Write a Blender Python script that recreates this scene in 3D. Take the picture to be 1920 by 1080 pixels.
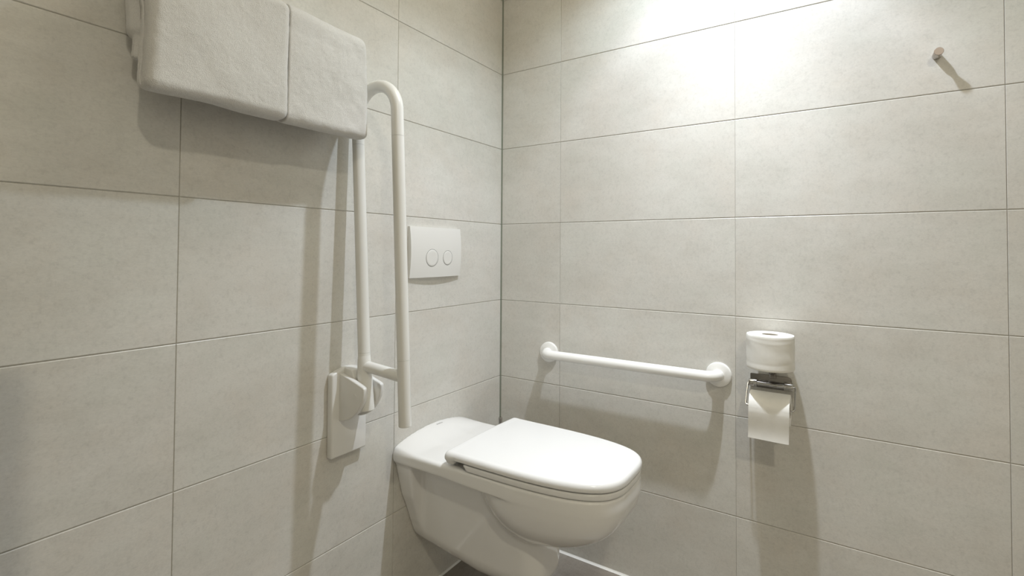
import bpy, bmesh, math, random
import numpy as np
from mathutils import Vector, Matrix

for o in list(bpy.data.objects):
    bpy.data.objects.remove(o)
random.seed(3)
scene = bpy.context.scene
col = scene.collection

# ------------------------------------------------------------------ camera
# World: the two tiled walls meet on the vertical axis x=0,y=0; wall_left is the
# plane y=0 (x<0), wall_right is the plane x=0 (y<0), the floor is z=0.
CAM = Vector((-1.6435, -1.1337, 1.0926))
YAW, PITCH, ROLL = 0.98831, 0.021232, 0.006547
F_PX, SHIFT_PX = 937.65, -88.6
cp, sp = math.cos(PITCH), math.sin(PITCH)
fwd = Vector((cp * math.sin(YAW), cp * math.cos(YAW), sp))
rt = Vector((math.cos(YAW), -math.sin(YAW), 0))
up = rt.cross(fwd)
cr, sr = math.cos(ROLL), math.sin(ROLL)
rt, up = cr * rt + sr * up, -sr * rt + cr * up
cam_data = bpy.data.cameras.new('camera')
cam = bpy.data.objects.new('camera', cam_data)
col.objects.link(cam)
M4 = Matrix.Identity(4)
for i in range(3):
    M4[i][0], M4[i][1], M4[i][2], M4[i][3] = rt[i], up[i], -fwd[i], CAM[i]
cam.matrix_world = M4
cam_data.sensor_width = 36.0
cam_data.lens = F_PX / 1920 * 36
cam_data.shift_y = SHIFT_PX / 1920
cam_data.clip_start = 0.02
scene.camera = cam

# ------------------------------------------------------------------ world, lights, exposure
world = bpy.data.worlds.new('world')
scene.world = world
world.use_nodes = True
world.node_tree.nodes['Background'].inputs[0].default_value = (0.9, 0.93, 1.0, 1)
world.node_tree.nodes['Background'].inputs[1].default_value = 0.0
scene.view_settings.view_transform = 'Standard'
scene.view_settings.look = 'None'
scene.view_settings.gamma = 1
scene.view_settings.use_curve_mapping = False
scene.view_settings.exposure = 0.0

CEIL = 2.42
LIGHT = Vector((-0.36, -0.86, 2.40))

def spot(name, loc, rgb_watts, half_deg, blend, radius):
    w = max(rgb_watts)
    l = bpy.data.lights.new(name, 'SPOT')
    l.energy = w
    l.color = tuple(c / w for c in rgb_watts)
    l.spot_size = math.radians(2 * half_deg)
    l.spot_blend = blend
    l.shadow_soft_size = radius
    o = bpy.data.objects.new(name, l)
    o.location = loc
    col.objects.link(o)
    return o

def disk(name, loc, rgb_watts, size):
    w = max(rgb_watts)
    l = bpy.data.lights.new(name, 'AREA')
    l.shape = 'DISK'
    l.size = size
    l.energy = w
    l.color = tuple(c / w for c in rgb_watts)
    o = bpy.data.objects.new(name, l)
    o.location = loc
    col.objects.link(o)
    return o
# one reflector downlight: bright core, wider beam, faint spill
spot('downlight_core', LIGHT, (62.0, 65.6, 70.0), 34, 1.0, 0.022)
spot('downlight_beam', LIGHT, (24.2, 24.4, 27.6), 45, 0.35, 0.022)
spot('downlight_spill', LIGHT, (21.5, 25.5, 29.0), 62, 0.5, 0.022)
# a second downlight over the rest of the bathroom, and an added soft fill disk with no fixture of its own
spot('second_downlight', (-1.93, -1.80, CEIL - 0.02), (18.0, 16.2, 12.0), 62, 0.45, 0.05)
spot('second_downlight_spill', (-1.93, -1.80, CEIL - 0.02), (27.0, 24.8, 20.0), 80, 0.3, 0.045)
disk('soft_fill', (-0.62, -0.70, CEIL - 0.03), (4.1, 3.7, 2.8), 0.5)

# ------------------------------------------------------------------ materials
def new_mat(name):
    m = bpy.data.materials.new(name)
    m.use_nodes = True
    nt = m.node_tree
    return m, nt, nt.nodes['Principled BSDF'], nt.nodes, nt.links

def noise(nodes, links, vec, scale, detail=4, rough=0.55):
    n = nodes.new('ShaderNodeTexNoise')
    n.inputs['Scale'].default_value = scale
    n.inputs['Detail'].default_value = detail
    n.inputs['Roughness'].default_value = rough
    if vec is not None:
        links.new(vec, n.inputs['Vector'])
    return n.outputs['Fac']

def ramp(nodes, links, fac, stops):
    r = nodes.new('ShaderNodeValToRGB')
    cr = r.color_ramp
    while len(cr.elements) < len(stops):
        cr.elements.new(0.5)
    for e, (pos, c) in zip(cr.elements, stops):
        e.position = pos
        e.color = (*c, 1) if len(c) == 3 else c
    links.new(fac, r.inputs['Fac'])
    return r.outputs['Color']

def mixc(nodes, links, mode, fac, a, b):
    m = nodes.new('ShaderNodeMix')
    m.data_type = 'RGBA'
    m.blend_type = mode
    m.inputs[0].default_value = fac if isinstance(fac, float) else 0.5
    if not isinstance(fac, float):
        links.new(fac, m.inputs[0])
    links.new(a, m.inputs[6])
    links.new(b, m.inputs[7])
    return m.outputs[2]

def bump(nodes, links, bsdf, h, strength, dist):
    b = nodes.new('ShaderNodeBump')
    b.inputs['Strength'].default_value = strength
    b.inputs['Distance'].default_value = dist
    links.new(h, b.inputs['Height'])
    links.new(b.outputs['Normal'], bsdf.inputs['Normal'])

def tile_material(name, base, dark, rough=0.38, contrast=1.0):
    m, nt, b, N, L = new_mat(name)
    tc = N.new('ShaderNodeTexCoord')
    at = N.new('ShaderNodeAttribute')
    at.attribute_name = 'tile_seed'
    add = N.new('ShaderNodeVectorMath')
    add.operation = 'ADD'
    L.new(tc.outputs['Object'], add.inputs[0])
    L.new(at.outputs['Vector'], add.inputs[1])
    # the print of the tile is slightly drawn out along its length
    mp = N.new('ShaderNodeMapping')
    mp.inputs['Scale'].default_value = (0.75, 0.75, 1.5)
    L.new(add.outputs[0], mp.inputs['Vector'])
    v = mp.outputs[0]
    n1 = noise(N, L, v, 4.0, 8, 0.62)
    n2 = noise(N, L, v, 15.0, 8, 0.7)
    n3 = noise(N, L, v, 260.0, 3, 0.6)
    c1 = ramp(N, L, n1, [(0.32, dark), (0.62, base)])
    wht = tuple(1.0 for _ in range(3))
    k = 0.075 * contrast
    c2 = ramp(N, L, n2, [(0.30, (1 - k, 1 - k, 1 - k * 1.1)), (0.58, wht)])
    c3 = ramp(N, L, n3, [(0.25, (1 - k * 1.1,) * 3), (0.65, wht)])
    n4 = noise(N, L, add.outputs[0], 95.0, 6, 0.75)
    n5 = noise(N, L, add.outputs[0], 6.5, 5, 0.6)
    c4 = ramp(N, L, n4, [(0.30, (1 - k * 1.5,) * 3), (0.50, wht)])
    c5 = ramp(N, L, n5, [(0.34, (0.992, 1.0, 0.99)), (0.50, (1.0, 0.997, 0.99)), (0.68, (1.0, 0.980, 0.960))])
    c = mixc(N, L, 'MULTIPLY', 1.0, c1, c2)
    c = mixc(N, L, 'MULTIPLY', 1.0, c, c4)
    c = mixc(N, L, 'MULTIPLY', 1.0, c, c5)
    c = mixc(N, L, 'MULTIPLY', 1.0, c, c3)
    L.new(c, b.inputs['Base Color'])
    b.inputs['Roughness'].default_value = rough
    b.inputs['Specular IOR Level'].default_value = 0.45
    bump(N, L, b, n3, 0.12, 0.0006)
    return m

def plain(name, colr, rough, metallic=0.0, spec=0.5, coat=0.0, nscale=None, nstr=0.0, ndist=0.001, var=0.0):
    m, nt, b, N, L = new_mat(name)
    b.inputs['Base Color'].default_value = (*colr, 1)
    b.inputs['Roughness'].default_value = rough
    b.inputs['Metallic'].default_value = metallic
    b.inputs['Specular IOR Level'].default_value = spec
    b.inputs['Coat Weight'].default_value = coat
    b.inputs['Coat Roughness'].default_value = 0.05
    tc = N.new('ShaderNodeTexCoord')
    n = noise(N, L, tc.outputs['Object'], nscale or 6.0, 4)
    lo = tuple(x * (1 - var) for x in colr)
    c = ramp(N, L, n, [(0.3, lo), (0.7, colr)])
    L.new(c, b.inputs['Base Color'])
    if nstr:
        bump(N, L, b, n, nstr, ndist)
    return m

TILE_B, TILE_D = (0.760, 0.748, 0.710), (0.705, 0.688, 0.645)
M_tile = tile_material('wall_tile', TILE_B, TILE_D)
M_grout = plain('grout', (0.62, 0.60, 0.55), 0.9, nscale=200, var=0.15)
M_floor = tile_material('floor_tile', (0.36, 0.325, 0.28), (0.22, 0.19, 0.16), 0.4, 1.6)
M_ceil = plain('ceiling_paint', (0.80, 0.79, 0.76), 0.9, nscale=120, nstr=0.1, var=0.02)
M_seal_w = plain('white_sealant', (0.86, 0.85, 0.81), 0.4, nscale=60, var=0.05)
M_seal_g = plain('grey_sealant', (0.25, 0.27, 0.22), 0.25, nscale=20, var=0.15)
M_ceramic = plain('ceramic', (0.87, 0.865, 0.85), 0.10, coat=0.5, nscale=3, var=0.01)
M_seat = plain('seat_plastic', (0.85, 0.848, 0.84), 0.16, nscale=3, var=0.01)
M_plast = plain('white_plastic', (0.84, 0.835, 0.81), 0.30, nscale=4, var=0.01)
M_rail = plain('white_coated_rail', (0.86, 0.855, 0.82), 0.24, nscale=4, var=0.01)
M_grab = plain('white_nylon_rail', (0.93, 0.925, 0.90), 0.22, nscale=4, var=0.01)
M_chrome = plain('chrome', (0.62, 0.61, 0.60), 0.09, metallic=1.0, nscale=5, var=0.02)
M_chrome_refl = plain('chrome_dark_reflection', (0.30, 0.285, 0.27), 0.25, metallic=1.0, nscale=5, var=0.02)  # chrome again, the dark room it mirrors put into the base colour
M_steel = plain('brushed_steel', (0.56, 0.52, 0.48), 0.30, metallic=1.0, nscale=300, nstr=0.1, ndist=0.0003, var=0.1)
M_paper = plain('tissue_paper', (0.90, 0.89, 0.85), 0.95, spec=0.1, nscale=70, nstr=0.12, ndist=0.001, var=0.03)
M_core = plain('cardboard', (0.55, 0.50, 0.42), 0.9, nscale=80, var=0.1)
M_print = plain('grey_print', (0.35, 0.35, 0.34), 0.4)
M_gap = plain('dark_recess', (0.05, 0.05, 0.045), 0.8)
M_pale = plain('joint_line', (0.62, 0.62, 0.59), 0.4)

def towel_material():
    m, nt, b, N, L = new_mat('terry_cloth')
    tc = N.new('ShaderNodeTexCoord')
    v = tc.outputs['Object']
    n = noise(N, L, v, 520.0, 3, 0.75)
    n2 = noise(N, L, v, 26.0, 5, 0.6)
    c = ramp(N, L, n, [(0.25, (0.75, 0.735, 0.71)), (0.7, (0.88, 0.87, 0.85))])
    c2 = ramp(N, L, n2, [(0.3, (0.95, 0.945, 0.94)), (0.7, (1, 1, 1))])
    L.new(mixc(N, L, 'MULTIPLY', 1.0, c, c2), b.inputs['Base Color'])
    b.inputs['Roughness'].default_value = 1.0
    b.inputs['Specular IOR Level'].default_value = 0.05
    b.inputs['Sheen Weight'].default_value = 0.35
    bump(N, L, b, n, 0.8, 0.0022)
    return m
M_towel = towel_material()

def emis(name, c, s):
    m, nt, b, N, L = new_mat(name)
    b.inputs['Emission Color'].default_value = (*c, 1)
    b.inputs['Emission Strength'].default_value = s
    return m
M_lens = emis('lamp_lens', (1.0, 0.95, 0.86), 4.0)

# ------------------------------------------------------------------ helpers
def link(name, me, mat, parent=None, smooth=True):
    if mat is not None and not me.materials:
        me.materials.append(mat)
    if smooth:
        me.polygons.foreach_set('use_smooth', [True] * len(me.polygons))
    o = bpy.data.objects.new(name, me)
    col.objects.link(o)
    if parent is not None:
        o.parent = parent
        o.matrix_parent_inverse = Matrix.Translation(-parent.location)
    return o

def tag(o, label, cat, group=None):
    o['label'] = label
    o['category'] = cat
    if group:
        o['group'] = group
    return o

def thing(name, loc, label, cat, group=None):
    o = bpy.data.objects.new(name, None)
    o.empty_display_size = 0.05
    o.location = loc
    col.objects.link(o)
    return tag(o, label, cat, group)

def from_bm(name, bm, mat, parent=None, smooth=True, angle=35):
    me = bpy.data.meshes.new(name)
    bmesh.ops.recalc_face_normals(bm, faces=bm.faces[:])
    bm.to_mesh(me)
    bm.free()
    o = link(name, me, mat, parent, smooth)
    if smooth:
        me.set_sharp_from_angle(angle=math.radians(angle))
    return o

def bm_box(lo, hi, bevel=0.0, segs=3, bm=None):
    b2 = bmesh.new()
    bmesh.ops.create_cube(b2, size=1)
    for v in b2.verts:
        v.co = Vector([(lo[i] + hi[i]) / 2 + v.co[i] * (hi[i] - lo[i]) for i in range(3)])
    if bevel:
        bmesh.ops.bevel(b2, geom=b2.edges[:], offset=bevel, segments=segs, profile=0.5, affect='EDGES')
    return merge(bm, b2)

def merge(bm, b2):
    if bm is None:
        return b2
    me = bpy.data.meshes.new('tmp')
    b2.to_mesh(me)
    b2.free()
    bm.from_mesh(me)
    bpy.data.meshes.remove(me)
    return bm

def bm_prism(pts, axis, a, b, bevel=0.0, segs=3, bm=None):
    """closed polygon (list of 2-tuples in the two other axes) extruded along axis from a to b"""
    b2 = bmesh.new()
    def P(p, t):
        if axis == 0: return Vector((t, p[0], p[1]))
        if axis == 1: return Vector((p[0], t, p[1]))
        return Vector((p[0], p[1], t))
    va = [b2.verts.new(P(p, a)) for p in pts]
    vb = [b2.verts.new(P(p, b)) for p in pts]
    n = len(pts)
    b2.faces.new(va)
    b2.faces.new(vb[::-1])
    for i in range(n):
        b2.faces.new((va[i], vb[i], vb[(i + 1) % n], va[(i + 1) % n]))
    bmesh.ops.recalc_face_normals(b2, faces=b2.faces[:])
    if bevel:
        es = [e for e in b2.edges if len(e.link_faces) == 2 and e.calc_face_angle(0) > math.radians(28)]
        bmesh.ops.bevel(b2, geom=es, offset=bevel, segments=segs, profile=0.5, affect='EDGES')
    return merge(bm, b2)

def round_rect(x0, x1, z0, z1, r, n=8):
    if not isinstance(r, (list, tuple)):
        r = [r] * 4
    pts = []
    for (cx, cz, a0, rr) in ((x1, z1, 0, r[0]), (x0, z1, 90, r[1]), (x0, z0, 180, r[2]), (x1, z0, 270, r[3])):
        sx = -1 if cx == x1 else 1
        sz = -1 if cz == z1 else 1
        for i in range(n + 1):
            a = math.radians(a0 + 90 * i / n)
            pts.append((cx + sx * rr + rr * math.cos(a), cz + sz * rr + rr * math.sin(a)))
    return pts

def bm_lathe(profile, origin, axis, seg=48, bm=None):
    """profile = [(radius, height along axis)], revolved round axis through origin; r=0 closes"""
    b2 = bmesh.new()
    ax = Vector(axis).normalized()
    t = Vector((0, 0, 1)) if abs(ax.z) < 0.9 else Vector((1, 0, 0))
    e1 = ax.cross(t).normalized()
    e2 = ax.cross(e1)
    rings = []
    for r, h in profile:
        c = Vector(origin) + ax * h
        if r <= 1e-7:
            rings.append([b2.verts.new(c)])
        else:
            rings.append([b2.verts.new(c + r * (math.cos(2 * math.pi * i / seg) * e1 + math.sin(2 * math.pi * i / seg) * e2)) for i in range(seg)])
    for A, B in zip(rings, rings[1:]):
        if len(A) == 1 and len(B) == 1:
            continue
        for i in range(seg):
            j = (i + 1) % seg
            if len(A) == 1:
                b2.faces.new((A[0], B[i], B[j]))
            elif len(B) == 1:
                b2.faces.new((A[i], A[j], B[0]))
            else:
                b2.faces.new((A[i], A[j], B[j], B[i]))
    return merge(bm, b2)

def arc_pts(c, a, b, r, d0, d1, n=12):
    """points on the circle centred c spanned by unit vectors a,b from angle d0 to d1 (degrees)"""
    c, a, b = Vector(c), Vector(a), Vector(b)
    return [c + r * (math.cos(math.radians(d0 + (d1 - d0) * i / n)) * a + math.sin(math.radians(d0 + (d1 - d0) * i / n)) * b) for i in range(n + 1)]

def fillet(path, r, n=10):
    path = [Vector(p) for p in path]
    out = [path[0]]
    for i in range(1, len(path) - 1):
        p, a, b = path[i], path[i - 1], path[i + 1]
        u, v = (a - p).normalized(), (b - p).normalized()
        ang = u.angle(v)
        rr = r[i - 1] if isinstance(r, (list, tuple)) else r
        t = rr / math.tan(ang / 2)
        c = p + (u + v).normalized() * (rr / math.sin(ang / 2))
        s, e = p + u * t - c, p + v * t - c
        th = s.angle(e)
        for k in range(n + 1):
            q = k / n
            out.append(c + (math.sin((1 - q) * th) * s + math.sin(q * th) * e) / math.sin(th))
    out.append(path[-1])
    return out

def bm_tube(path, r, seg=24, cap=True, bm=None, edge=0.0):
    """tube along a polyline; radius scalar or list; edge rounds the end caps"""
    path = [Vector(p) for p in path]
    rs = list(r) if isinstance(r, (list, tuple)) else [r] * len(path)
    if edge:
        d0 = (path[1] - path[0]).normalized()
        d1 = (path[-1] - path[-2]).normalized()
        head, tail, hr, tr = [], [], [], []
        for k in range(5):
            a = math.radians(90 * k / 4)
            head.append(path[0] + d0 * edge * (1 - math.sin(a)))
            hr.append(rs[0] - edge * (1 - math.cos(a)))
            tail.append(path[-1] - d1 * edge * (1 - math.sin(a)))
            tr.append(rs[-1] - edge * (1 - math.cos(a)))
        path = head[::-1] + path[1:-1] + tail
        rs = hr[::-1] + rs[1:-1] + tr
    b2 = bmesh.new()
    rings = []
    T = []
    for i in range(len(path)):
        a = path[max(i - 1, 0)]
        b = path[min(i + 1, len(path) - 1)]
        T.append((b - a).normalized())
    n = T[0].orthogonal().normalized()
    for i, p in enumerate(path):
        n = (n - T[i] * n.dot(T[i])).normalized()
        m = T[i].cross(n)
        rings.append([b2.verts.new(p + rs[i] * (math.cos(2 * math.pi * k / seg) * n + math.sin(2 * math.pi * k / seg) * m)) for k in range(seg)])
    for A, B in zip(rings, rings[1:]):
        for k in range(seg):
            j = (k + 1) % seg
            b2.faces.new((A[k], A[j], B[j], B[k]))
    if cap:
        b2.faces.new(rings[0][::-1])
        b2.faces.new(rings[-1])
    return merge(bm, b2)

# ---- implicit surfaces meshed with surface nets
def grid(lo, hi, h):
    ax = [np.arange(lo[i], hi[i] + h, h) for i in range(3)]
    return np.meshgrid(*ax, indexing='ij')

def surface_nets(F, lo, h):
    nx, ny, nz = F.shape
    neg = F < 0
    cnt = np.zeros((nx - 1, ny - 1, nz - 1))
    acc = np.zeros((nx - 1, ny - 1, nz - 1, 3))
    corners = [(i, j, k) for i in (0, 1) for j in (0, 1) for k in (0, 1)]
    def sub(A, c):
        return A[c[0]:nx - 1 + c[0], c[1]:ny - 1 + c[1], c[2]:nz - 1 + c[2]]
    for c in corners:
        for ax in range(3):
            if c[ax] == 0:
                d = list(c); d[ax] = 1; d = tuple(d)
                a, b = sub(F, c), sub(F, d)
                cross = sub(neg, c) != sub(neg, d)
                den = np.where(cross, a - b, 1.0)
                t = np.where(cross, a / den, 0)
                cnt += cross
                for q in range(3):
                    acc[..., q] += cross * (c[q] + (t if q == ax else 0))
    act = cnt > 0
    idx = -np.ones(act.shape, dtype=np.int64)
    idx[act] = np.arange(act.sum())
    cells = np.argwhere(act)
    V = (cells + acc[act] / cnt[act][:, None]) * h + np.array(lo)
    Q = []
    for ax in range(3):
        b_, c_ = (ax + 1) % 3, (ax + 2) % 3
        sl0 = [slice(None)] * 3; sl1 = [slice(None)] * 3
        sl0[ax] = slice(0, -1); sl1[ax] = slice(1, None)
        n0, n1 = neg[tuple(sl0)], neg[tuple(sl1)]
        e = np.argwhere(n0 != n1)
        if not len(e):
            continue
        e = e[(e[:, b_] > 0) & (e[:, c_] > 0) & (e[:, b_] < F.shape[b_] - 1) & (e[:, c_] < F.shape[c_] - 1)]
        s = n0[tuple(e.T)]
        def cell(db, dc):
            g = e.copy(); g[:, b_] -= db; g[:, c_] -= dc
            return idx[tuple(g.T)]
        q = np.stack([cell(1, 1), cell(0, 1), cell(0, 0), cell(1, 0)], 1)
        q[~s] = q[~s][:, ::-1]
        Q.append(q)
    return V, np.concatenate(Q)

def sdf_object(name, F, lo, h, to_world, mat, parent=None, relax=1, flip=False):
    V, Q = surface_nets(F, lo, h)
    for _ in range(relax):        # light relaxation of the net
        A = np.zeros_like(V); n = np.zeros(len(V))
        for a, b in ((0, 1), (1, 2), (2, 3), (3, 0)):
            np.add.at(A, Q[:, a], V[Q[:, b]]); np.add.at(n, Q[:, a], 1)
            np.add.at(A, Q[:, b], V[Q[:, a]]); np.add.at(n, Q[:, b], 1)
        V = 0.5 * V + 0.5 * A / n[:, None]
    V = to_world(V)
    if flip:
        Q = Q[:, ::-1]
    me = bpy.data.meshes.new(name)
    me.vertices.add(len(V)); me.vertices.foreach_set('co', V.ravel())
    me.loops.add(Q.size); me.loops.foreach_set('vertex_index', Q.ravel().astype(np.int32))
    me.polygons.add(len(Q)); me.polygons.foreach_set('loop_start', np.arange(0, Q.size, 4, dtype=np.int32))
    me.update(); me.validate()
    return link(name, me, mat, parent)

def smin(a, b, k):
    h = np.clip(0.5 + 0.5 * (b - a) / k, 0, 1)
    return b * (1 - h) + a * h - k * h * (1 - h)
def smax(a, b, k):
    return -smin(-a, -b, k)
def rbox(X, Y, Z, lo, hi, r):
    c = [(lo[i] + hi[i]) / 2 for i in range(3)]
    s = [(hi[i] - lo[i]) / 2 - r for i in range(3)]
    q = [np.abs(P - c[i]) - s[i] for i, P in enumerate((X, Y, Z))]
    out = np.sqrt(sum(np.maximum(t, 0) ** 2 for t in q))
    return out + np.minimum(np.maximum(np.maximum(q[0], q[1]), q[2]), 0) - r
def normalised(f, h):
    g = np.gradient(f, h)
    return f / np.maximum(np.sqrt(sum(t * t for t in g)), 1e-3)
def extrude(d2, z, zlo, zhi, r, rlo=None):
    if rlo is not None:
        r = np.where(z > (zlo + zhi) / 2, r, rlo)
    dz = np.maximum(zlo - z, z - zhi) + r
    d = d2 + r
    return np.minimum(np.maximum(d, dz), 0) + np.sqrt(np.maximum(d, 0) ** 2 + np.maximum(dz, 0) ** 2) - r
def d_outline(u, v, a, v0, vc, vf, n, rb=0.01):
    """seat-shaped outline: straight sides from v0 to vc, super-elliptic nose to vf"""
    b = vf - vc
    X = np.abs(u) / a
    Y = np.maximum(v - vc, 0) / b
    R = np.maximum((X ** n + Y ** n) ** (1 / n), 1e-4)
    gx = R ** (1 - n) * X ** (n - 1) / a
    gy = R ** (1 - n) * Y ** (n - 1) / b
    d = (R - 1) / np.maximum(np.sqrt(gx * gx + gy * gy), 1.0)
    return smax(d, v0 - v, rb) if rb else np.maximum(d, v0 - v)
def lattice_noise(P, scale, seed):
    rng = np.random.default_rng(seed)
    L = rng.random((64, 64, 64)) * 2 - 1
    q = [p / scale + 1000 for p in P]
    i0 = [np.floor(t).astype(np.int64) for t in q]
    f = [t - i for t, i in zip(q, i0)]
    f = [t * t * (3 - 2 * t) for t in f]
    out = 0
    for a in (0, 1):
        for b in (0, 1):
            for c in (0, 1):
                w = (f[0] if a else 1 - f[0]) * (f[1] if b else 1 - f[1]) * (f[2] if c else 1 - f[2])
                out = out + w * L[(i0[0] + a) & 63, (i0[1] + b) & 63, (i0[2] + c) & 63]
    return out

# ------------------------------------------------------------------ room shell
XW, YW = -2.5, -2.3        # the two walls behind the camera
def tiled_wall(name, s_joints, z_top, to3d, thick=0.08, mat=None, tight=()):
    """real tiles with eased edges standing proud of the grout bed; s runs along the wall"""
    BEV, DEP = 0.0013, 0.0021          # eased edge, depth of the grout bed
    GZ, GS = 0.0009, 0.0006            # half joint widths: courses, upright joints
    verts, faces, mats, seeds = [], [], [], []
    def quad(ps, m, seed):
        b = len(verts)
        verts.extend(ps)
        faces.append((b, b + 1, b + 2, b + 3)); mats.append(m); seeds.append(seed)
    zs = [0.3 * k for k in range(int(z_top / 0.3) + 1)] + [z_top]
    rnd = random.Random(name)
    for s0, s1 in zip(s_joints, s_joints[1:]):
        for z0, z1 in zip(zs, zs[1:]):
            sd = (rnd.uniform(0, 40), rnd.uniform(0, 40), rnd.uniform(0, 40))
            a0, a1, b0, b1 = s0 + GS, s1 - GS, z0 + GZ, z1 - GZ
            BS = 0.0007
            if s0 in tight: a0, BS = s0 + 0.00015, 0.0004
            if s1 in tight: a1, BS = s1 - 0.00015, 0.0004
            o = [(a0, b0), (a1, b0), (a1, b1), (a0, b1)]
            i = [(a0 + BS, b0 + BEV), (a1 - BS, b0 + BEV), (a1 - BS, b1 - BEV), (a0 + BS, b1 - BEV)]
            quad([(*p, 0.0) for p in i], 0, sd)
            for k in range(4):
                j = (k + 1) % 4
                quad([(*o[k], BEV * 0.7), (*o[j], BEV * 0.7), (*i[j], 0.0), (*i[k], 0.0)], 0, sd)
                quad([(*o[k], DEP + .003), (*o[j], DEP + .003), (*o[j], BEV * 0.7), (*o[k], BEV * 0.7)], 0, sd)
    S0, S1 = s_joints[0], s_joints[-1]
    c = [(S0, 0), (S1, 0), (S1, z_top), (S0, z_top)]
    quad([(*p, DEP) for p in c], 1, (0, 0, 0))
    quad([(*p, thick) for p in c[::-1]], 1, (0, 0, 0))
    for k in range(4):
        j = (k + 1) % 4
        quad([(*c[j], DEP), (*c[k], DEP), (*c[k], thick), (*c[j], thick)], 1, (0, 0, 0))
    me = bpy.data.meshes.new(name)
    me.from_pydata([to3d(*v) for v in verts], [], faces)
    me.materials.append(mat or M_tile); me.materials.append(M_grout)
    me.polygons.foreach_set('material_index', mats)
    at = me.attributes.new('tile_seed', 'FLOAT_VECTOR', 'FACE')
    at.data.foreach_set('vector', np.array(seeds, dtype=np.float32).ravel())
    me.update()
    o = link(name, me, None, None, smooth=False)
    o['kind'] = 'structure'
    return o
tiled_wall('wall_left', [0.0, 0.5642, 1.1643, 1.7643, 2.3643, -XW], CEIL, lambda s, z, d: (-s, d, z))
tiled_wall('wall_right', [0.0, 0.2644, 0.8644, 1.4643, 2.0643, -YW], CEIL, lambda s, z, d: (d, -s, z), tight=(0.8644,))
tiled_wall('wall_rear', [0.0, 0.6, 1.2, 1.8, 2.4, -XW], CEIL, lambda s, z, d: (-s, YW - d, z))
tiled_wall('wall_near', [0.0, 0.6, 1.2, 1.8, -YW], CEIL, lambda s, z, d: (XW - d, -s, z))
def struct_box(name, lo, hi, mat):
    o = from_bm(name, bm_box(lo, hi), mat, smooth=False)
    o['kind'] = 'structure'
    return o
struct_box('floor', (XW - .08, YW - .08, -0.08), (.08, .08, 0.0), M_floor)
struct_box('ceiling', (XW - .08, YW - .08, CEIL), (.08, .08, CEIL + 0.06), M_ceil)
# sealant lines: grey in the corner, white along the foot of both walls
o = from_bm('trim_1', bm_prism([(0, 0), (-0.0045, 0.0), (-0.0015, -0.0015), (0, -0.0045)], 2, 0.004, CEIL), M_seal_g, smooth=False); o['kind'] = 'structure'
o = from_bm('trim_2', bm_prism([(0.001, 0), (-0.0075, 0.0), (-0.0025, 0.0025), (0.001, 0.0065)], 1, YW, 0.0), M_seal_w, smooth=False); o['kind'] = 'structure'
o = from_bm('trim_3', bm_prism([(0.001, 0), (-0.006, 0.0), (-0.002, 0.002), (0.001, 0.005)], 0, XW, 0.0), M_seal_w, smooth=False); o['kind'] = 'structure'

# unseen low panel added beside the camera; its upright end shades the far left of wall_left
struct_box('shade_panel', (XW + 0.001, -0.53, 0.0), (-1.545, -0.50, 1.31), M_tile)

# ------------------------------------------------------------------ ceiling downlight (above the frame)
dl = thing('downlight', (LIGHT.x, LIGHT.y, CEIL), 'small round recessed ceiling downlight above the toilet', 'light')
from_bm('trim_ring', bm_lathe([(0.030, 0.0), (0.030, -0.004), (0.034, -0.007), (0.044, -0.006), (0.046, 0.0)], (LIGHT.x, LIGHT.y, CEIL), (0, 0, 1)), M_plast, dl)
from_bm('lens', bm_lathe([(0.0, -0.002), (0.029, -0.002), (0.029, 0.0)], (LIGHT.x, LIGHT.y, CEIL), (0, 0, 1)), M_lens, dl)

# ------------------------------------------------------------------ toilet
TX = -0.397
def tw(V):       # local (u across, v out from the wall, z) -> world
    return np.stack([TX + V[:, 0], -V[:, 1], V[:, 2]], 1)
toilet = thing('toilet', (TX, 0, 0.12), 'white long wall-hung toilet with closed lid, mounted low on the left wall', 'toilet')
h = 0.0035
lo = (-0.20, -0.015, 0.09)
U, Vv, W = grid(lo, (0.20, 0.725, 0.54), h)
# rim slab, its rear swelling up against the wall
out = d_outline(U, Vv, 0.1765, -0.02, 0.27, 0.687, 3.6, 0.0)
sides = np.clip((0.10 - Vv) / 0.10, 0, 1)
sides = sides * sides * (3 - 2 * sides)
out = out + 0.004 * sides
ridge = 0.030 * sides * np.clip(1 - (U / 0.172) ** 2, 0, 1) ** 0.8
slab = extrude(out, W - ridge * np.clip((W - 0.46) / 0.03, 0, 1), 0.456, 0.4955, np.interp(Vv, [0.20, 0.27], [0.011, 0.003]), np.interp(Vv, [0.20, 0.36], [0.011, 0.0005]))
# bowl belly
m = 2.25
g = (np.abs(U) / 0.1765) ** 3.6 + (np.maximum(Vv - 0.27, 0) / 0.417) ** 3.6 + (np.maximum(0.470 - Vv, 0) / 0.195) ** 2.4
f = (np.maximum(g, 1e-9) ** (m / 3.6) + (np.maximum(0.472 - W, 0) / 0.178) ** m) ** (1 / m) - 1
bowl = np.maximum(normalised(f, h), W - 0.475)
# trapway block, narrow and rounded, under the bowl
taper = 0.074 + 0.036 * np.clip((W - 0.12) / 0.30, 0, 1)
trap = rbox(U / (taper / 0.10), Vv, W - 0.14 * np.clip(0.24 - Vv, 0, 1), (-0.10, -0.10, 0.146), (0.10, 0.452, 0.47), 0.06)
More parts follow.
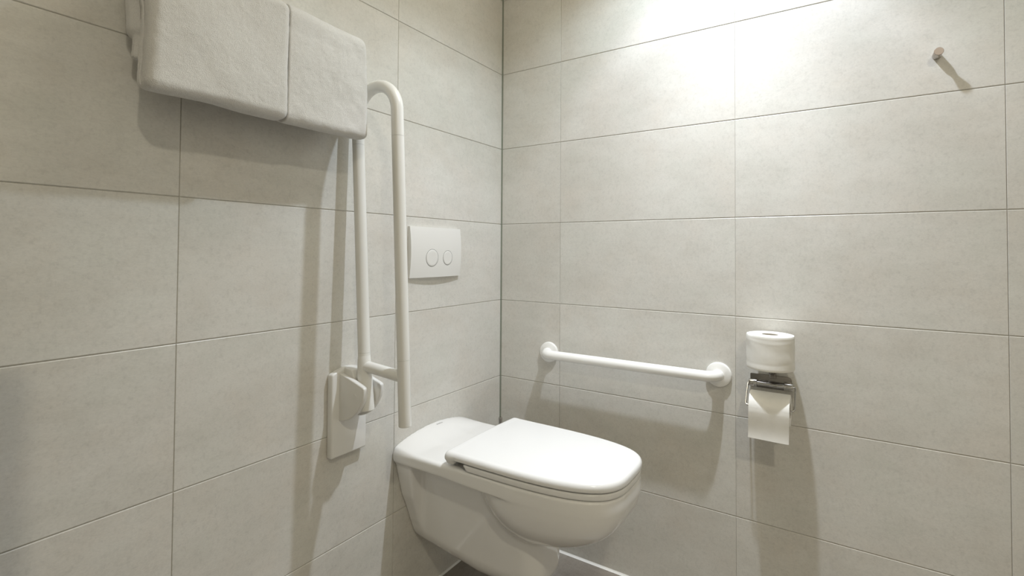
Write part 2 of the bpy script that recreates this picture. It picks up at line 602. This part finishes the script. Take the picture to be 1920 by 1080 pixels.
# wall flange, shield shaped
hw = np.interp(W, [0.155, 0.175, 0.200, 0.258, 0.347, 0.426, 0.48], [0.0, 0.036, 0.054, 0.096, 0.136, 0.157, 0.1685])
fl_ = (np.abs(U) - hw) * 0.93
thick = 0.040 + 0.03 * np.clip((W - 0.25) / 0.20, 0, 1)
flange = extrude(fl_, Vv, -0.05, 1.0, 0.004)
flange = smax(flange, Vv - thick, 0.010)
flange = np.maximum(flange, W - 0.475)
body = smin(bowl, trap, 0.022)
body = smin(body, flange, 0.028)
body = smin(body, slab, np.interp(Vv, [0.22, 0.52], [0.014, 0.001]))
body = smax(body, -Vv + 0.0, 0.003)
bowl_o = sdf_object('bowl', body, lo, h, tw, M_ceramic, toilet, relax=3, flip=True)

# seat
h2 = 0.0022
lo = (-0.195, 0.19, 0.485)
U, Vv, W = grid(lo, (0.195, 0.72, 0.55), h2)
so = d_outline(U, Vv, 0.1765, 0.262, 0.27, 0.6885, 3.5, 0.006)
inner = d_outline(U, Vv, 0.115, 0.33, 0.46, 0.64, 2.2, 0.03)
slant = np.maximum(0.275 - Vv + 0.9 * (0.512 - W), 0)
seat = smax(extrude(so, W, 0.4970, 0.5130, 0.003, 0.004), -inner, 0.006)
seat = np.maximum(seat, (0.272 - Vv + 0.9 * (0.5125 - W)) * 0.74)
sdf_object('seat', seat, lo, h2, tw, M_seat, toilet, relax=2, flip=True)
# lid with its rolled hinge edge
lo2 = (-0.197, 0.185, 0.485)
U, Vv, W = grid(lo2, (0.197, 0.72, 0.56), h2)
lo_ = d_outline(U, Vv, 0.1775, 0.207, 0.27, 0.6905, 3.5, 0.012)
crown = 0.0045 * np.clip(1 - (U / 0.18) ** 2, 0, 1)
lid = extrude(lo_, W - crown * np.clip((W - 0.52) / 0.01, 0, 1), 0.5158, 0.536, 0.0125, 0.0018)
hinge = rbox(U, Vv, W, (-0.1765, 0.205, 0.499), (0.1765, 0.240, 0.533), 0.0155)
lid = smin(lid, hinge, 0.010)
sdf_object('lid', lid, lo2, h2, tw, M_seat, toilet, relax=3, flip=True)
for s in (-1, 1):
    from_bm('lid_hinge', bm_lathe([(0, 0), (0.009, 0), (0.009, 0.006), (0.007, 0.0095), (0, 0.0095)], (TX + s * 0.075, -0.222, 0.4925), (0, 0, 1), 24), M_chrome, toilet)
# faint grey maker's mark printed on the rear ledge, too small to read
bm = bmesh.new()
xg = -0.3945
for wd, solid in ((3.0, 1), (2.6, 0), (2.8, 1), (2.4, 1), (2.6, 0), (0.9, 1), (2.4, 1)):
    wg = wd * 0.0013
    ys = (-0.0175, -0.0215)
    cuts = [(xg, ys[0], xg + wg * (1 if solid else 0.35), ys[1])]
    if not solid:
        cuts.append((xg + wg * 0.65, ys[0], xg + wg, ys[1]))
        cuts.append((xg, ys[1] + 0.0011, xg + wg, ys[1]))
    for x0_, y0_, x1_, y1_ in cuts:
        q = []
        for xx, yy in ((x0_, y0_), (x1_, y0_), (x1_, y1_), (x0_, y1_)):
            hit, loc_, nr_, fi_ = bowl_o.ray_cast(Vector((xx, yy, 0.60)), Vector((0, 0, -1)))
            q.append(bm.verts.new((xx, yy, (loc_.z if hit else 0.512) + 0.00025)))
        bm.faces.new(q)
    xg += wg + 0.0011
from_bm('maker_mark', bm, M_print, toilet, smooth=False)

# ------------------------------------------------------------------ toilet brush in the corner, only its handle tip shows
br = thing('toilet_brush', (-0.088, -0.062, 0.0), 'toilet brush in the corner behind the toilet, only its chrome handle tip showing', 'toilet brush')
from_bm('holder', bm_lathe([(0, 0.0), (0.040, 0.0), (0.042, 0.003), (0.042, 0.205), (0.040, 0.208), (0.037, 0.205), (0.037, 0.01), (0, 0.01)], (-0.088, -0.062, 0), (0, 0, 1)), M_steel, br)
from_bm('handle', bm_lathe([(0, 0.02), (0.022, 0.022), (0.026, 0.05), (0.024, 0.09), (0.005, 0.10), (0.005, 0.425), (0.0068, 0.427), (0.0068, 0.458), (0.0075, 0.460), (0.0075, 0.469), (0.006, 0.471), (0, 0.471)], (-0.088, -0.062, 0), (0, 0, 1), 32), M_chrome, br)

# ------------------------------------------------------------------ flush plate
fp = thing('flush_plate', (-0.3925, 0, 1.007), 'white dual flush plate with two round buttons on the left wall', 'flush plate')
X0, X1, Z0, Z1 = -0.5155, -0.2695, 1.0065, 1.1695
def plate_mesh(hole_c, hole_r):
    bm = bmesh.new()
    NX, NZ = 60, 40
    def dep(x, z):
        s = (x - X0) / (X1 - X0); t = (z - Z0) / (Z1 - Z0)
        return 0.0085 + 0.0085 * (1 - (2 * s - 1) ** 2) * 0.9 + 0.0065 * (1 - (2 * t - 1) ** 2)
    g = [[None] * (NZ + 1) for _ in range(NX + 1)]
    for i in range(NX + 1):
        for j in range(NZ + 1):
            x = X0 + (X1 - X0) * i / NX; z = Z0 + (Z1 - Z0) * j / NZ
            g[i][j] = bm.verts.new((x, -dep(x, z), z))
    for i in range(NX):
        for j in range(NZ):
            bm.faces.new((g[i][j], g[i + 1][j], g[i + 1][j + 1], g[i][j + 1]))
    rim = [g[i][0] for i in range(NX + 1)] + [g[NX][j] for j in range(1, NZ + 1)] + [g[i][NZ] for i in range(NX - 1, -1, -1)] + [g[0][j] for j in range(NZ - 1, 0, -1)]
    back = [bm.verts.new((v.co.x, 0.0, v.co.z)) for v in rim]
    for i in range(len(rim)):
        j = (i + 1) % len(rim)
        bm.faces.new((rim[i], back[i], back[j], rim[j]))
    bm.faces.new(back)
    return bm, dep
bm, dep = plate_mesh(None, 0)
pl = from_bm('cover_plate', bm, M_plast, fp, angle=40)
for bx, r_ in ((-0.426, 0.0285), (-0.349, 0.0250)):
    bz = 1.0695
    # a dark hairline round a very slightly sunken button
    bm = bmesh.new()
    seg = 64
    R1, R2, R3 = r_, r_ - 0.0010, 0.0
    def ring(r, lift):
        return [bm.verts.new((bx + r * math.cos(2 * math.pi * k / seg), -dep(bx + r * math.cos(2 * math.pi * k / seg), bz + r * math.sin(2 * math.pi * k / seg)) - lift, bz + r * math.sin(2 * math.pi * k / seg))) for k in range(seg)]
    A, B = ring(R1, 0.00015), ring(R2, 0.00025)
    for k in range(seg):
        j = (k + 1) % seg
        bm.faces.new((A[k], A[j], B[j], B[k]))
    btn_groove = bm
    bm = bmesh.new()
    prof = [(R2 - 0.0001, -0.001), (R2 - 0.0001, 0.0003), (R2 - 0.0012, 0.0011), (R2 * 0.7, 0.0005), (R2 * 0.35, 0.0001)]
    rings = []
    for r, l in prof:
        rings.append([bm.verts.new((bx + r * math.cos(2 * math.pi * k / seg), -dep(bx + r * math.cos(2 * math.pi * k / seg), bz + r * math.sin(2 * math.pi * k / seg)) - l, bz + r * math.sin(2 * math.pi * k / seg))) for k in range(seg)])
    for Aa, Bb in zip(rings, rings[1:]):
        for k in range(seg):
            j = (k + 1) % seg
            bm.faces.new((Aa[k], Aa[j], Bb[j], Bb[k]))
    cv = bm.verts.new((bx, -dep(bx, bz) - 0.0001, bz))
    for k in range(seg):
        bm.faces.new((rings[-1][k], rings[-1][(k + 1) % seg], cv))
    b_ = from_bm('button', bm, M_plast, fp, angle=60)
    from_bm('button_gap', btn_groove, M_gap, b_)

# ------------------------------------------------------------------ fold-down support rail on the left wall (folded up)
RX = -0.745
fr = thing('fold_down_rail', (RX, 0, 0.545), 'white hinged support rail folded upright on the left wall beside the toilet', 'grab rail')
# wall plate with a gently arched top
pts = [(-0.8035, 0.5455), (-0.6885, 0.5455), (-0.6885, 0.765)]
for i in range(1, 12):
    t = i / 12
    pts.append((-0.6885 - 0.115 * t, 0.765 + 0.014 * math.sin(math.pi * t)))
pts.append((-0.8035, 0.765))
from_bm('wall_plate', bm_prism(pts, 1, 0.0, -0.021, bevel=0.005, segs=4), M_plast, fr)
# two cheeks of the bracket, seen from the side as a nose that sweeps back to the plate
cheek = [(-0.018, 0.766), (-0.060, 0.757), (-0.112, 0.742), (-0.1165, 0.738)]
for y, z in ((-0.1160, 0.725), (-0.111, 0.706), (-0.102, 0.690), (-0.089, 0.673), (-0.073, 0.659), (-0.055, 0.649), (-0.038, 0.643), (-0.018, 0.640)):
    cheek.append((y, z))
for xa, xb in ((-0.7805, -0.7655), (-0.7245, -0.7125)):
    from_bm('bracket_cheek', bm_prism(cheek, 0, xa, xb, bevel=0.003, segs=3), M_plast, fr)
hous = [(-0.018, 0.779), (-0.048, 0.775), (-0.060, 0.757), (-0.062, 0.66), (-0.018, 0.650)]
from_bm('bracket_housing', bm_prism(hous, 0, -0.7652, -0.7248, bevel=0.003, segs=3), M_plast, fr)
# the bar: inner leg up, bend, outer leg down; leaning a little towards the wall
def yin(z):  return -0.069 + (z - 0.906) * 0.0600
def yout(z): return -0.2155 + (z - 0.906) * 0.0505
ztop = 1.5245
C = Vector((RX, (yin(1.45) + yout(1.45)) / 2, 1.449))
rad = (yin(1.449) - yout(1.449)) / 2
path = [Vector((RX, yin(0.676) - 0.004, 0.676)), Vector((RX, yin(0.80), 0.80)), Vector((RX, yin(1.1), 1.1))]
path += arc_pts(C, (0, 1, 0), (0, 0, 1), rad, 0, 180, 28)
path += [Vector((RX, yout(1.1), 1.1)), Vector((RX, yout(0.657), 0.657))]
bar = from_bm('support_bar', bm_tube(path, 0.0160, 36, edge=0.0025), M_rail, fr)
from_bm('cross_bar', bm_tube([(RX, yin(0.785) - 0.004, 0.787), (RX, yout(0.78), 0.777)], 0.0145, 28), M_rail, fr)
# sleeve at the foot of the inner leg, a flare where the cross bar leaves it
from_bm('pivot_sleeve', bm_tube([(RX, yin(0.672) - 0.004, 0.672), (RX, yin(0.69) - 0.003, 0.69), (RX, yin(0.76), 0.76), (RX, yin(0.80), 0.80), (RX, yin(0.815), 0.815)], [0.0205, 0.0205, 0.0195, 0.0175, 0.0162], 32, edge=0.002), M_rail, fr)
from_bm('pivot_pin', bm_tube([(-0.7812, -0.082, 0.715), (-0.7118, -0.082, 0.715)], 0.006, 20), M_plast, fr)
for fy, z in ((yin, 0.822), (yin, 1.378), (yout, 0.820), (yout, 1.384)):
    d = Vector((0, fy(z + .01) - fy(z - .01), 0.02)).normalized()
    from_bm('joint_ring', bm_lathe([(0.0158, -0.0006), (0.01622, -0.0004), (0.01622, 0.0004), (0.0158, 0.0006)], (RX, fy(z), z), d, 36), M_pale, bar)

# ------------------------------------------------------------------ horizontal grab rail on the right wall
gr = thing('grab_rail', (0, -0.52, 0.718), 'straight white horizontal grab rail between two round flanges on the right wall', 'grab rail')
gz, ga, gb, gs = 0.7195, -0.2215, -0.8165, -0.0515
p = fillet([(-0.004, ga, gz), (gs, ga, gz), (gs, gb, gz), (-0.004, gb, gz)], 0.034, 12)
from_bm('bar', bm_tube(p, 0.0162, 32, cap=True), M_grab, gr)
for y in (ga, gb):
    from_bm('flange', bm_lathe([(0, 0.0), (0.0375, 0.0), (0.0375, 0.005), (0.036, 0.0085), (0.032, 0.0105), (0.024, 0.0115), (0.0175, 0.013), (0.0163, 0.018), (0, 0.018)], (0, y, gz - 0.001), (-1, 0, 0), 56), M_grab, gr)

# ------------------------------------------------------------------ toilet paper holder
ph = thing('toilet_paper_holder', (0, -0.962, 0.70), 'chrome wire toilet paper holder with darkly reflecting back plate on the right wall', 'toilet paper holder')
from_bm('back_plate', bm_prism(round_rect(-1.013, -0.905, 0.697, 0.7365, [0.003, 0.010, 0.003, 0.003]), 0, 0.0, -0.0035, bevel=0.0008, segs=2), M_chrome_refl, ph)
hx, hz = -0.0155, 0.7115
for y0, y1 in ((-0.925, -0.903), (-1.017, -0.995)):
    from_bm('hinge_barrel', bm_tube([(hx, y1, hz), (hx, y0, hz)], 0.0108, 28, edge=0.001), M_chrome, ph)
    
    from_bm('barrel_foot', bm_box((hx, y0 + 0.002, hz - 0.008), (-0.0030, y1 - 0.002, hz + 0.010), 0.001), M_chrome_refl, ph)
from_bm('axle', bm_tube([(hx, -0.996, hz), (hx, -0.924, hz)], 0.0062, 20), M_chrome, ph)
wy0, wy1 = -0.9005, -1.0235
rc = (-0.066, 0.6585)     # axis of the roll on the wire
wire = [(hx, -0.905, hz), (hx, wy0, hz), (rc[0], wy0, rc[1]), (rc[0], -0.922, rc[1])]
from_bm('wire_arm', bm_tube(fillet(wire, [0.0035, 0.006], 6), 0.0023, 12), M_chrome, ph)
wire = [(hx, -1.014, hz), (hx, wy1, hz), (rc[0], wy1, rc[1]), (rc[0], -1.006, rc[1])]
from_bm('wire_arm', bm_tube(fillet(wire, [0.0035, 0.006], 6), 0.0023, 12), M_chrome, ph)
from_bm('spindle', bm_tube([(rc[0], -0.914, rc[1]), (rc[0], -1.014, rc[1])], 0.008, 16), M_chrome, ph)
# post that carries the spare roll
sx, sy = -0.068, -0.965
post = fillet([(-0.0035, sy, 0.742), (sx, sy, 0.758), (sx, sy, 0.835)], 0.012, 8)
from_bm('spare_post', bm_tube(post, 0.005, 14, edge=0.001), M_chrome_refl, ph)
from_bm('post_foot', bm_box((-0.006, sy - 0.0085, 0.728), (0.0, sy + 0.0085, 0.772), 0.001), M_chrome_refl, ph)
from_bm('spare_rest', bm_lathe([(0, 0), (0.018, 0), (0.018, 0.003), (0, 0.003)], (sx, sy, 0.7665), (0, 0, 1), 32), M_chrome_refl, ph)

# spare roll standing on the post
def paper_roll_mesh(R, r, z0, z1, origin, seed, wob=0.00038):
    rng = random.Random(seed)
    bm = bmesh.new()
    seg, nz = 96, 26
    prof = [(r, z1 - 0.001)]
    prof += [(r + 0.002, z1), ((R + r) / 2, z1 + 0.0005), (R - 0.004, z1)]
    prof += [(R - 0.0012, z1 - 0.0008)]
    for k in range(nz + 1):
        prof.append((R, z1 - 0.004 - (z1 - z0 - 0.008) * k / nz))
    prof += [(R - 0.0012, z0 + 0.0008), (R - 0.004, z0), ((R + r) / 2, z0), (r, z0)]
    prof += [(r, z0 + (z1 - z0) * 0.5), (r, z1 - 0.001)]
    P = np.random.default_rng(seed).random((40, 12))
    rings = []
    for idx, (rr, z) in enumerate(prof[:-1]):
        ring = []
        for i in range(seg):
            a = 2 * math.pi * i / seg
            d = 0
            if rr > R - 0.003:
                for q in range(6):
                    d += (P[q][0] - .5) * math.sin(a * (1 + q) * 1.0 + P[q][1] * 6 + (z - z0) * (90 + 160 * P[q][2])) * 1.2
                # creases of the wrapped sheet
                d += 1.1 * math.exp(-((z - (z1 - 0.016 - 0.004 * math.sin(a * 2 + 1))) / 0.0025) ** 2)
                d -= 1.0 * math.exp(-((z - (z0 + 0.022 + 0.005 * math.sin(a * 1 + 2))) / 0.002) ** 2)
            ring.append(bm.verts.new((origin[0] + (rr + d * wob) * math.cos(a), origin[1] + (rr + d * wob) * math.sin(a), origin[2] + z)))
        rings.append(ring)
    rings.append(rings[0])
    for A, B in zip(rings, rings[1:]):
        for i in range(seg):
            j = (i + 1) % seg
            bm.faces.new((A[i], A[j], B[j], B[i]))
    return bm
sr_ = thing('toilet_roll', (sx, sy, 0.770), 'full white toilet roll standing upright on top of the chrome holder', 'toilet roll')
from_bm('paper', paper_roll_mesh(0.0605, 0.0215, 0.0, 0.0955, (sx, sy, 0.770), 5), M_paper, sr_, angle=50)
from_bm('cardboard_core', bm_lathe([(0.0214, 0.0005), (0.0214, 0.0935), (0.0202, 0.0935), (0.0202, 0.0005), (0.0214, 0.0005)], (sx, sy, 0.770), (0, 0, 1)), M_core, sr_)

# the roll in use: small wound roll with a sheet hanging down its front
ur = thing('toilet_roll', (rc[0], -0.9635, rc[1]), 'toilet roll in use on the wire holder, its loose sheet hanging down', 'toilet roll')
RR = 0.0435
py0, py1 = -1.0145, -0.9145
# wound body (roll axis along y)
bm = bm_lathe([(0.0215, 0.0), (RR - 0.002, 0.0), (RR - 0.0012, 0.0006), (RR - 0.0012, 0.0984), (RR - 0.002, 0.099), (0.0215, 0.099), (0.0215, 0.0)], (rc[0], py0 + 0.0005, rc[1]), (0, 1, 0), 64)
from_bm('paper', bm, M_paper, ur)
from_bm('cardboard_core', bm_lathe([(0.0212, 0.001), (0.0212, 0.098), (0.0200, 0.098), (0.0200, 0.001), (0.0212, 0.001)], (rc[0], py0 + 0.0005, rc[1]), (0, 1, 0), 40), M_core, ur)
bm = bmesh.new()
prof = []
for i in range(22):
    a = math.radians(150 - 150 * i / 21)          # over the top, from wall side to the front
    prof.append((rc[0] - RR * math.cos(a) , rc[1] + RR * math.sin(a)))
zf = rc[1]
for i in range(1, 22):
    t = i / 21
    prof.append((rc[0] - RR - 0.0005 + 0.006 * math.sin(t * 2.6) * t, zf - t * 0.079))
NY = 24
def sheet(off):
    rows = []
    for k, (x, z) in enumerate(prof):
        row = []
        for j in range(NY + 1):
            t = j / NY
            y = py1 + (py0 - py1) * t
            q = max(0, k - 21) / 21
            xx = x + off + 0.0008 * q * math.sin(5 * t + 1.0)
            yy = y + 0.0015 * q
            row.append(bm.verts.new((xx, yy, z - 0.003 * q * t * 0.0)))
        rows.append(row)
    return rows
A = sheet(0.0); B = sheet(-0.0006)
for R_ in (A, B):
    for r0, r1 in zip(R_, R_[1:]):
        for j in range(NY):
            bm.faces.new((r0[j], r0[j + 1], r1[j + 1], r1[j]))
for j in range(NY):
    bm.faces.new((A[0][j], A[0][j + 1], B[0][j + 1], B[0][j])); bm.faces.new((A[-1][j], A[-1][j + 1], B[-1][j + 1], B[-1][j]))
for k in range(len(A) - 1):
    for j in (0, NY):
        bm.faces.new((A[k][j], A[k + 1][j], B[k + 1][j], B[k][j]))
from_bm('loose_sheet', bm, M_paper, ur, angle=60)

# ------------------------------------------------------------------ small peg hook
hk = thing('wall_hook', (0, -1.3385, 1.5955), 'small round brushed steel peg hook high on the right wall', 'hook')
from_bm('peg', bm_lathe([(0, 0), (0.0092, 0), (0.0092, 0.010), (0.0088, 0.0105), (0.0092, 0.011), (0.0092, 0.0135), (0.0088, 0.014), (0.0091, 0.0145), (0.0085, 0.019), (0.0060, 0.0225), (0.0056, 0.0255), (0.0072, 0.0295), (0.0094, 0.0335), (0.0098, 0.0360)], (0, -1.3385, 1.5955), (-1, 0, 0), 48), M_steel, hk)
from_bm('tip_disc', bm_lathe([(0.0098, 0.0358), (0.0098, 0.0372), (0.0092, 0.0380), (0, 0.0380)], (0, -1.3385, 1.5955), (-1, 0, 0), 48), plain('warm_disc', (0.42, 0.36, 0.32), 0.45, metallic=0.7, nscale=40, var=0.05), hk)

# ------------------------------------------------------------------ towels over a wall rail
by, bz_ = -0.078, 1.572
tr_ = thing('towel_rail', (-1.03, 0, bz_), 'wall rail carrying the two folded white towels, hidden beneath them', 'towel rail')
from_bm('rail_bar', bm_tube([(-1.235, by, bz_), (-0.815, by, bz_)], 0.008, 20, edge=0.001), M_chrome, tr_)
for x in (-1.225, -0.825):
    from_bm('rail_post', bm_tube([(x, 0.0, bz_), (x, by + 0.008, bz_)], 0.006, 16), M_chrome, tr_)
def towel(x0, x1, left_layers, label, front_y, round_end, zb):
    hh = 0.0024
    lo = (x0 - 0.03, -0.175, zb - 0.03)
    X, Y, Z = grid(lo, (x1 + 0.03, 0.0, 1.66), hh)
    P = (X, Y, Z)
    nz3 = lattice_noise(P, 0.0048, 5)
    # one slow warp of space shared by both towels, so they keep touching side by side
    Xw = X + 0.0035 * lattice_noise(P, 0.075, 1) + 0.0008 * lattice_noise(P, 0.022, 2)
    Yw = Y + 0.005 * lattice_noise(P, 0.11, 3) + 0.001 * lattice_noise(P, 0.022, 2)
    Zw = Z + 0.003 * lattice_noise(P, 0.09, 4)
    R_ = 0.023 if round_end else 0.017
    xl = x0 - 0.04 if round_end else x0 + 0.0005
    front = rbox(Xw, Yw, Zw, (xl, front_y, zb), (x1 - 0.0005, -0.090, 1.626), R_)
    mid = rbox(Xw, Yw, Zw, (x0 + 0.0005, -0.112, zb + 0.004), (x1 - 0.004, -0.086, 1.628), 0.0105)
    back = rbox(Xw, Yw, Zw, (x0 + 0.0005, -0.066, zb + 0.105), (x1 + (0.004 if round_end else -0.001), -0.020, 1.628), 0.019)
    back2 = rbox(Xw, Yw, Zw, (x0 + 0.008, -0.058, zb + 0.066), (x1 - 0.012, -0.040, 1.60), 0.006)
    back3 = rbox(Xw, Yw, Zw, (x0 + 0.014, -0.068, zb + 0.050), (x1 - 0.014, -0.056, 1.60), 0.005)
    if round_end:    # the end of the right towel sags: rounded corners and a lower inner lobe
        lobe = rbox(Xw, Yw, Zw, (x0 + 0.001, -0.098, zb + 0.012), (x1 + 0.004, -0.052, 1.60), 0.020)
        back = smin(back, lobe, 0.006)
    top = rbox(Xw, Yw, Zw, (xl, -0.130, 1.565), (x1 - 0.001, -0.026, 1.638), 0.030)
    d = smin(front, mid, 0.004)
    rear = smin(back, smin(back2, back3, 0.002), 0.002)
    d = smin(d, rear, 0.003)
    d = smin(d, top, 0.012)
    if round_end:
        cx, cz = x1 - 0.042, 1.590
        qx, qz = np.maximum(Xw - cx, 0), np.maximum(Zw - cz, 0)
        slope = cx + 0.042 - 0.024 * np.clip((Zw - 1.45) / 0.17, 0, 1)
        d = smax(d, np.sqrt(qx ** 2 + qz ** 2) - 0.046, 0.010)
        d = smax(d, (Xw - slope) - 0.004, 0.008)
        cx, cz = x1 - 0.020, zb + 0.028
        qx, qz = np.maximum(Xw - cx, 0), np.maximum(cz - Zw, 0)
        d = smax(d, np.sqrt(qx ** 2 + qz ** 2) - 0.026, 0.008)
    else:
        d = smax(d, X - (x1 - 0.0002), 0.003)
    d = smax(d, (x0 + 0.0002) - X, 0.0015) if round_end else d
    # thin folds showing at the left end
    if left_layers:
        for yy, zz in ((-0.1085, zb + 0.012), (-0.0975, zb + 0.034)):
            groove = np.sqrt(((Y - yy)) ** 2 + (np.maximum(zz - Z, 0)) ** 2 + (np.maximum(X - x0 - 0.010, 0)) ** 2) - 0.0024
            d = smax(d, -groove, 0.003)
    # channel for the rail and its posts
    ch = np.sqrt((Y - by) ** 2 + (Z - bz_) ** 2) - 0.0085
    ch = np.where((X > -1.2365) & (X < -0.8135), ch, 1.0)
    d = np.maximum(d, -ch)
    for px in (-1.225, -0.825):
        pc = np.maximum(np.sqrt((X - px) ** 2 + (Z - bz_) ** 2) - 0.0068, by - Y)
        d = np.maximum(d, -pc)
    d = d + 0.0005 * nz3
    o = sdf_object('towel', d, lo, hh, lambda V: V, M_towel, None, relax=0, flip=True)
    return tag(o, label, 'towel', 'folded towels on the wall rail')
towel(-1.276, -1.0115, True, 'left folded white terry towel, wider, its fold layers showing at the left end', -0.142, False, 1.374)
towel(-1.0105, -0.778, False, 'right folded white terry towel, narrower, nearest the upright support rail', -0.1335, True, 1.370)
